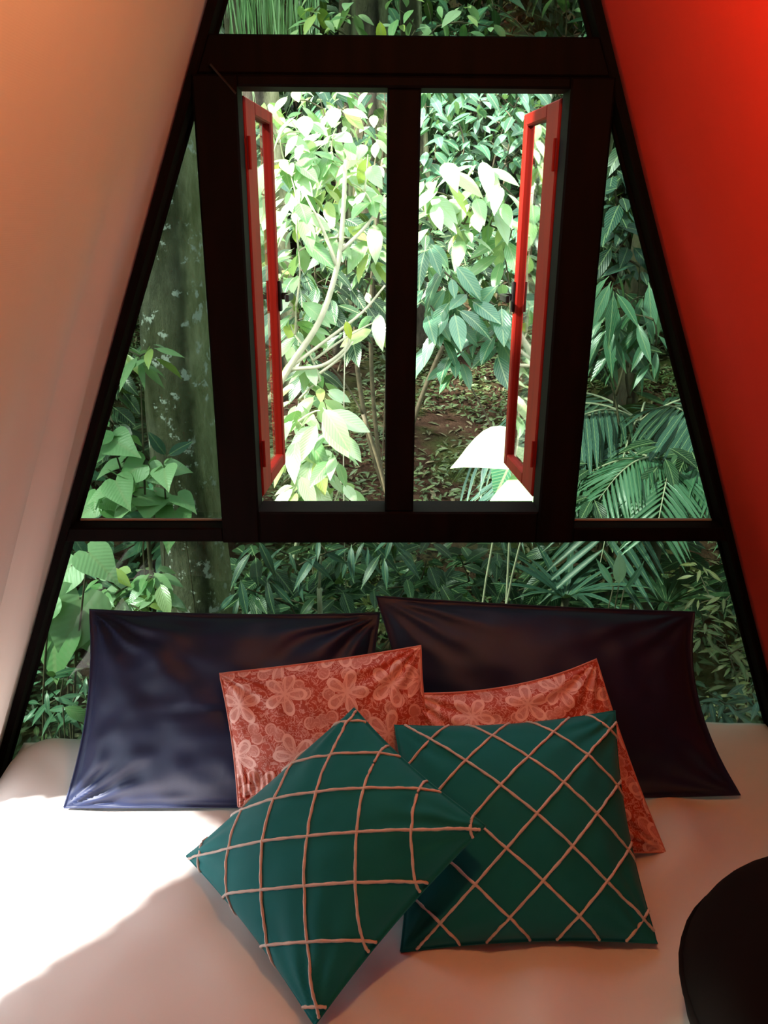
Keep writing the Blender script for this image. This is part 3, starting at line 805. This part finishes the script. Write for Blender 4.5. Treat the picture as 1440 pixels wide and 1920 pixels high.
for (a, b, d, n, s) in ((150, 1120, (-.3, -.3, -.9), (.25, -.8, .5), .22), (105, 1165, (-.1, -.35, -.9), (-.2, -.8, .5), .20), (165, 1035, (.7, -.4, -.5), (.1, -.6, .8), .13),
                        (135, 1060, (-.5, -.4, -.5), (0, -.6, .8), .15), (170, 1160, (.3, -.3, -.8), (.2, -.8, .5), .16), (95, 1120, (-.6, -.2, -.5), (-.2, -.7, .6), .14)):
    single(root, HEART['heart_leaf'], at(a, b, .5+random.uniform(-.05, .05)), d, n, s, M_stem, .005)
cl = px(.95, (195, 1085), (225, 1105), (255, 1095), (285, 1075), (210, 1130), (245, 1135), (285, 1125), (300, 1100), (270, 1150))
shrub('leafy_shrub', 'low shrub with round leaves above the left navy pillow', 'shrub', GL, cl, OVAL['glossy_leaf'], .10, None, M_stem, (6, 8), .35, .05, .005)
cl = px(.45, (90, 1290), (120, 1270), (150, 1300), (110, 1330), (145, 1340), (165, 1270), (80, 1330))
shrub('low_fern', 'low dark plant in the gap left of the navy pillow', 'plant', GL, cl, NARR['green_leaf'], .075, None, M_stem, (8, 10), .3, .05, .004)
root = empty('leafy_sprig', (at(150, 1350, .2).x, .25, gz(-.9, .25)), label='single pale leaf touching the pane above the bed edge', cat='plant', group=GL)
single(root, OVAL['glossy_leaf'], at(118, 1325, .2), (.9, -.2, -.3), (0, -.6, .8), .09, M_stem, .003)
# ------------------------------------------------------------------ below the window
GB = 'plants behind the lower pane'
cl = px(1.0, (480, 1030), (540, 1040), (600, 1020), (660, 1025), (720, 1025), (500, 1080), (450, 1100), (560, 1060), (690, 1010), (740, 1010))
shrub('leafy_shrub', 'dark shrub with bluish hanging leaves under the window sill', 'shrub', GB, cl, NARR['bluish_leaf'], .12, None, M_stem, (4, 5), .9, .05, .005)
cl = px(1.5, (480, 1140), (560, 1130), (640, 1120), (700, 1110), (760, 1100), (820, 1110), (880, 1090), (930, 1060), (800, 1050), (860, 1040), (600, 1150))
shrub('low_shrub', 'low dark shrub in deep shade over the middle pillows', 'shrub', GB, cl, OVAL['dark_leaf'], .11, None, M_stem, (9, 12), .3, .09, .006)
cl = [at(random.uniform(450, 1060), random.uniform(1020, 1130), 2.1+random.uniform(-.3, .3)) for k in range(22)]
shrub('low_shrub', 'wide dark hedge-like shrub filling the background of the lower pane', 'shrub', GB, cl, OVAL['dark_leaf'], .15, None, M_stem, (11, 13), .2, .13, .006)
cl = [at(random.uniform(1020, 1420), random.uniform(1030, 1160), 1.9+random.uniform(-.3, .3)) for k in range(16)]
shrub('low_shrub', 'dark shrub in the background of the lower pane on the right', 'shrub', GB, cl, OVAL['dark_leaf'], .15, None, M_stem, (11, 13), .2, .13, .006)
def tuft(name, label, p, n, size, lib, group, spread=.5, up=.9, cat='plant'):
    base = Vector((p.x, p.y, gz(p.x, p.y)-.01)); root = empty(name, base, label=label, cat=cat, group=group)
    V, Fs = tube([base, Vector(p)], [.02, .016], 8); link('stem', mesh('stem', [v-base for v in V], Fs, M_stem), root)
    for k in range(n):
        a = k*2.4; e = random.uniform(.5, 1.0)
        d = Vector((math.cos(a)*spread*e, math.sin(a)*spread*e, up*random.uniform(.5, 1)))
        side = Vector((math.cos(a), math.sin(a), 0))
        put_leaf(root, random.choice(lib), p+Vector((math.cos(a), math.sin(a), 0))*.012, d, Vector((0, 0, 1))-side*.9, size*random.uniform(.75, 1.1), 'blade')
    return root
tuft('spiky_plant', 'spiky plant with long thin leaves behind the right navy pillow', at(1060, 1120, 1.2), 18, .30, BLADE['bluish_leaf'], GB, .9, .7)
tuft('spiky_plant', 'dark spiky plant low behind the right navy pillow corner', at(1250, 1130, 1.3), 20, .34, BLADE['dark_leaf'], GB, 1.0, .6)
root = empty('leafy_sprig', (at(1160, 1200, .9).x, .95, gz(.6, .95)), label='upright pale pointed leaf above the right navy pillow', cat='plant', group=GB)
single(root, OVAL['glossy_leaf'], at(1160, 1098, .9), (-.05, -.05, 1), (.1, -1, .1), .125, M_stem, .004)
single(root, NARR['green_leaf'], at(1150, 1100, .9), (-.5, 0, .8), (.1, -1, .1), .12, M_stem, .004)
single(root, NARR['green_leaf'], at(1170, 1105, .9), (.6, 0, .7), (.1, -1, .1), .12, M_stem, .004)
# ------------------------------------------------------------------ right side of the gable
GR = 'plants outside the right panes'
cl = px(2.0, (1150, 330), (1165, 370), (1150, 400), (1180, 440), (1200, 500), (1150, 480), (1175, 420))
shrub('leafy_shrub', 'tall shrub with bluish leaves high in the right pane', 'shrub', GR, cl, OVAL['bluish_leaf'], .14, (at(1180, 700, 2.1).x, 2.2), M_stem, (6, 8), .5, .07, .008)
cl = px(1.7, (1150, 580), (1140, 620), (1190, 590), (1180, 640), (1225, 600), (1230, 650), (1210, 560), (1150, 540), (1120, 660))
shrub('leafy_shrub', 'dark shrub with long hanging leaves halfway up the right pane', 'shrub', GR, cl, NARR['green_leaf'], .2, (at(1190, 800, 1.8).x, 1.85), M_stem, (5, 7), 1.0, .07, .007)
cl = px(1.4, (1110, 880), (1150, 940), (1200, 900), (1250, 930), (1290, 870), (1270, 960), (1110, 950), (1220, 960), (1180, 960), (1300, 940), (1240, 860))
shrub('leafy_shrub', 'low dark shrub along the bottom of the right pane', 'shrub', GR, cl, OVAL['dark_leaf'], .12, None, M_stem, (8, 10), .4, .07, .006)
def palm(name, label, crown, n, length, lib, group, dirs=None):
    base = Vector((crown.x, crown.y, gz(crown.x, crown.y)-.02)); root = empty(name, base, label=label, cat='palm', group=group)
    V, Fs = tube(wig(base, crown, 4, .03), [.04, .038, .036, .034, .03], 9); link('stem', mesh('stem', [v-base for v in V], Fs, M_stem), root)
    for k in range(n):
        a = (dirs[k] if dirs else k*2.4); el = random.uniform(.35, .9)
        d0 = Vector((math.cos(a), math.sin(a), el)).normalized()
        P_ = [crown+d0*length*t+Vector((0, 0, -.75*length*t*t)) for t in (0, .2, .4, .6, .8, 1)]
        W_ = spline(P_, 4)
        V, Fs = tube(W_, [.007*(1-.8*i/(len(W_)-1)) for i in range(len(W_))], 5)
        fr = link('frond', mesh('frond', [v-base for v in V], Fs, M_twig), root)
        for i in range(3, len(W_)-1):
            t = (W_[i+1]-W_[i-1]).normalized(); side = t.cross(Vector((0, 0, 1))).normalized(); nn = side.cross(t)
            for s in (-1, 1):
                dd = side*s*.8+t*.7-Vector((0, 0, .25))
                o = bpy.data.objects.new('leaflet', random.choice(lib)); C.objects.link(o); o.parent = fr
                o.matrix_basis = orient(W_[i]-base, dd, nn+rv(.1), length*.46*(1-.5*abs(i/len(W_)-.45)))
    return root
palm('palm', 'palm with feathery bluish fronds in the right pane', at(1200, 790, 2.0), 9, .95, LEAFLET['bluish_leaf'], GR, [PI, 2.6, -2.6, -2.0, -1.4, -.9, .2, 1.2, 3.6])
palm('palm', 'smaller palm with green fronds lower in the right pane', at(1260, 880, 1.5), 7, .55, LEAFLET['green_leaf'], GR, [PI, 2.7, -2.6, -2.0, -1.2, .2, 1.4])
cl = [at(random.uniform(1300, 1430), random.uniform(1050, 1340), .75+random.uniform(-.2, .3)) for k in range(22)]
shrub('small_leaf_bush', 'small-leaved olive bush showing between right navy pillow and right beam', 'shrub', GR, cl, NARR['olive_leaf'], .055, None, M_stem, (10, 13), .2, .06, .004)
cl = px(.4, (1330, 1300), (1360, 1320), (1400, 1300), (1420, 1330), (1345, 1340), (1390, 1335))
shrub('low_fern', 'low green plant above the right bed edge', 'plant', GR, cl, NARR['bluish_leaf'], .07, None, M_stem, (8, 10), .2, .04, .004)
# ------------------------------------------------------------------ trees and shrubs further back
GK = 'trees on the hillside'
def far_trunk(label, a, Y, r, mat, lean=0):
    g = at(a, 500, Y); b = Vector((g.x, Y, gz(g.x, Y)-.1))
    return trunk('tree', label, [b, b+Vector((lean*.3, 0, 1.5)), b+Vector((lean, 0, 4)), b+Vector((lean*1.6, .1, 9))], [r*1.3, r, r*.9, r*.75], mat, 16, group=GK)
far_trunk('pale grey tree trunk at the top left of the upper pane', 505, 6.5, .24, M_bark2, -.1)
far_trunk('brown tree trunk behind the window mullion', 685, 8.0, .22, M_bark2, .05)
far_trunk('slim tree trunk at the right end of the upper pane', 1075, 7.0, .13, M_bark2, .3)
far_trunk('slim tree trunk left of the window mullion, in the upper pane', 640, 7.3, .09, M_bark2, .1)
far_trunk('dark tree trunk in the right half of the opening', 800, 7.6, .12, M_bark2, -.25)
far_trunk('tree trunk deep behind the right pane', 1190, 5.5, .12, M_bark2, .2)
GV = 'hanging vines on the grey trunk'
tr = at(500, 30, 6.2)
root = empty('vine', (tr.x, 6.2, tr.z-1.2), label='long hanging pale grass blades on the grey trunk in the upper pane', cat='vine')
for k in range(150):
    p = Vector((tr.x+random.uniform(-.35, .45), 6.15+random.uniform(-.15, .1), tr.z+random.uniform(.0, 1.0)))
    put_leaf(root, random.choice(VINE), p, Vector((random.uniform(-.12, .12), -.1, -1)), Vector((random.uniform(-.5, .5), -1, .1)), random.uniform(.5, .8), 'blade')
cl = px(4.6, (600, 55), (640, 50), (660, 30), (780, 55), (820, 50), (600, 10), (870, 40), (560, 45), (750, 20), (920, 50))
shrub('leafy_shrub', 'tall shrub with pale leaves along the foot of the upper pane', 'shrub', GS, cl, OVAL['glossy_leaf'], .16, None, M_stem, (5, 7), .3, .12, .012)
root = empty('leafy_sprig', (at(712, 200, 4.4).x, 4.4, gz(0, 4.4)), label='single lime yellow leaf at the centre of the upper pane', cat='plant')
single(root, OVAL['lime_leaf'], at(712, 38, 4.4), (.1, -.4, -.8), (0, -1, .3), .17, M_stem, .005)
root = empty('leafy_sprig', (at(652, 700, 1.9).x, 1.9, gz(0, 1.9)), label='single lime yellow leaf among the pale branches', cat='plant')
single(root, OVAL['lime_leaf'], at(648, 600, 1.9), (.25, -.3, -.9), (0, -1, .3), .085, M_twig, .004)
def far_shrub(label, a, b, Y, rx, rz, n, lib, size):
    c = at(a, b, Y); cl = []
    for k in range(n):
        th = random.uniform(0, 6.28); ph = random.uniform(-1, 1); q = math.sqrt(1-ph*ph)*random.uniform(.6, 1)
        cl.append(c+Vector((math.cos(th)*q*rx, math.sin(th)*q*rx*.6, ph*rz)))
    shrub('hillside_shrub', label, 'shrub', 'shrubs on the hillside', cl, lib, size, None, M_stem, (9, 11), .35, .22, .015)
far_shrub('bushy hillside shrub seen behind the upper left opening', 570, 330, 7, 1.1, 1.0, 22, OVAL['green_leaf'], .26)
far_shrub('bushy hillside shrub seen behind the upper right opening', 880, 300, 7.2, 1.2, 1.0, 24, OVAL['green_leaf'], .26)
far_shrub('bushy hillside shrub filling the right of the upper pane', 960, 20, 9, 1.6, 1.1, 26, OVAL['green_leaf'], .27)
far_shrub('dark hillside shrub at the middle of the upper pane', 760, 10, 9.5, 1.2, 1.1, 22, OVAL['dark_leaf'], .3)
far_shrub('dark hillside shrub behind the tall right pane', 1180, 420, 4.6, .8, 1.1, 22, OVAL['dark_leaf'], .22)
far_shrub('dark hillside shrub behind the mossy trunk', 250, 560, 4.2, .9, 1.1, 22, OVAL['dark_leaf'], .22)
far_shrub('dark hillside shrub behind the lower left pane', 210, 960, 3.2, .8, .5, 18, OVAL['green_leaf'], .18)
# unseen tree crown, added to throw shade on the mossy trunk
c0 = Vector((-3.25, .62, 3.3)); cl = []
for k in range(15):
    v = rv(1)
    if v.length > 1: v.normalize()
    cl.append(c0+Vector((v.x*.55, v.y*.5, v.z*.75)))
shrub('shade_tree', 'small leafy tree added out of view left of the cabin for shade', 'tree', None, cl, OVAL['green_leaf'], .22, (-3.3, .6), M_stem, (9, 11), .4, .14, .02)
# ------------------------------------------------------------------ masses nobody could count
def scatter(name, label, n, fn, mat, size, prof=NAR, flat=.3, cat='undergrowth'):
    base = [(x, y) for y, w in prof for x in (-w, 0, w)]
    prof4 = [(0, .01), (.3, .16), (.65, .15), (1, .005)]
    bv = np.array([(s*w, y, .2*w-.25*y*y if s else -.25*y*y) for y, w in prof4 for s in (-1, 0, 1)])
    buv = np.array([(.5+s*.45, y) for y, w in prof4 for s in (-1, 0, 1)])
    bf = np.array([(j*3+i, j*3+i+1, (j+1)*3+i+1, (j+1)*3+i) for j in range(3) for i in range(2)])
    rng = np.random.default_rng(len(name)*131+n)
    VV, FF, UU = [], [], []; k = 0
    for i in range(n):
        r = fn(rng)
        if r is None: continue
        p, d, nn = r
        M = orient(Vector(p), Vector(d), Vector(nn), size*rng.uniform(.6, 1.3))
        A = np.array(M)
        VV.append(bv @ A[:3, :3].T + A[:3, 3]); FF.append(bf+k*len(bv)); UU.append(buv); k += 1
    m = mesh(name, np.concatenate(VV).tolist(), np.concatenate(FF).tolist(), mat, True, np.concatenate(UU))
    return tag(link(name, m), label, cat, None, 'stuff')
def f_back(rng):
    y = rng.uniform(9.5, 13.5); x = rng.uniform(-8, 8); g = gz(x, y)
    z = g+rng.uniform(0, 1)*8.5
    return (x, y, z), (rng.normal(), rng.normal()-.5, rng.normal()-.6), (rng.normal()*.5-.2, rng.normal()*.5-.5, 1)
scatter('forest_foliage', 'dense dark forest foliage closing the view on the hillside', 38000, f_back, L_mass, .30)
def f_sides(rng):
    s = -1 if rng.uniform() < .5 else 1
    y = rng.uniform(1.5, 9.5); x = s*(1.6+.28*y+rng.uniform(0, 1.2)) ; g = gz(x, y)
    z = g+rng.uniform(0, 1)*4.2
    if s < 0 and y < 2.6: z = g+rng.uniform(0, .5)
    return (x, y, z), (rng.normal(), rng.normal()-.3, rng.normal()-.6), (rng.normal()*.5-.2*s, rng.normal()*.5-.4, 1)
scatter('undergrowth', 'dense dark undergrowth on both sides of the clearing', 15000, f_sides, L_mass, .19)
def f_cover(rng):
    x = rng.uniform(-5, 5); y = rng.uniform(.2, 9)
    if noise.noise(Vector((x*.9, y*.9, 7))) < -.12: return None
    return (x, y, gz(x, y)+rng.uniform(.0, .09)), (rng.normal(), rng.normal(), rng.normal()*.3+.1), (rng.normal()*.4, rng.normal()*.4-.3, 1)
scatter('groundcover', 'patches of tiny green groundcover leaves on the soil', 45000, f_cover, L_cover, .075, cat='groundcover')
def f_litter(rng):
    x = rng.uniform(-5, 5); y = rng.uniform(.2, 10)
    return (x, y, gz(x, y)+.012), (rng.normal(), rng.normal(), rng.normal()*.15), (rng.normal()*.3, rng.normal()*.3, 1)
scatter('leaf_litter', 'brown dead leaves scattered over the forest soil', 12000, f_litter, L_litter, .10, cat='leaf litter')
print('objects', len(bpy.data.objects))
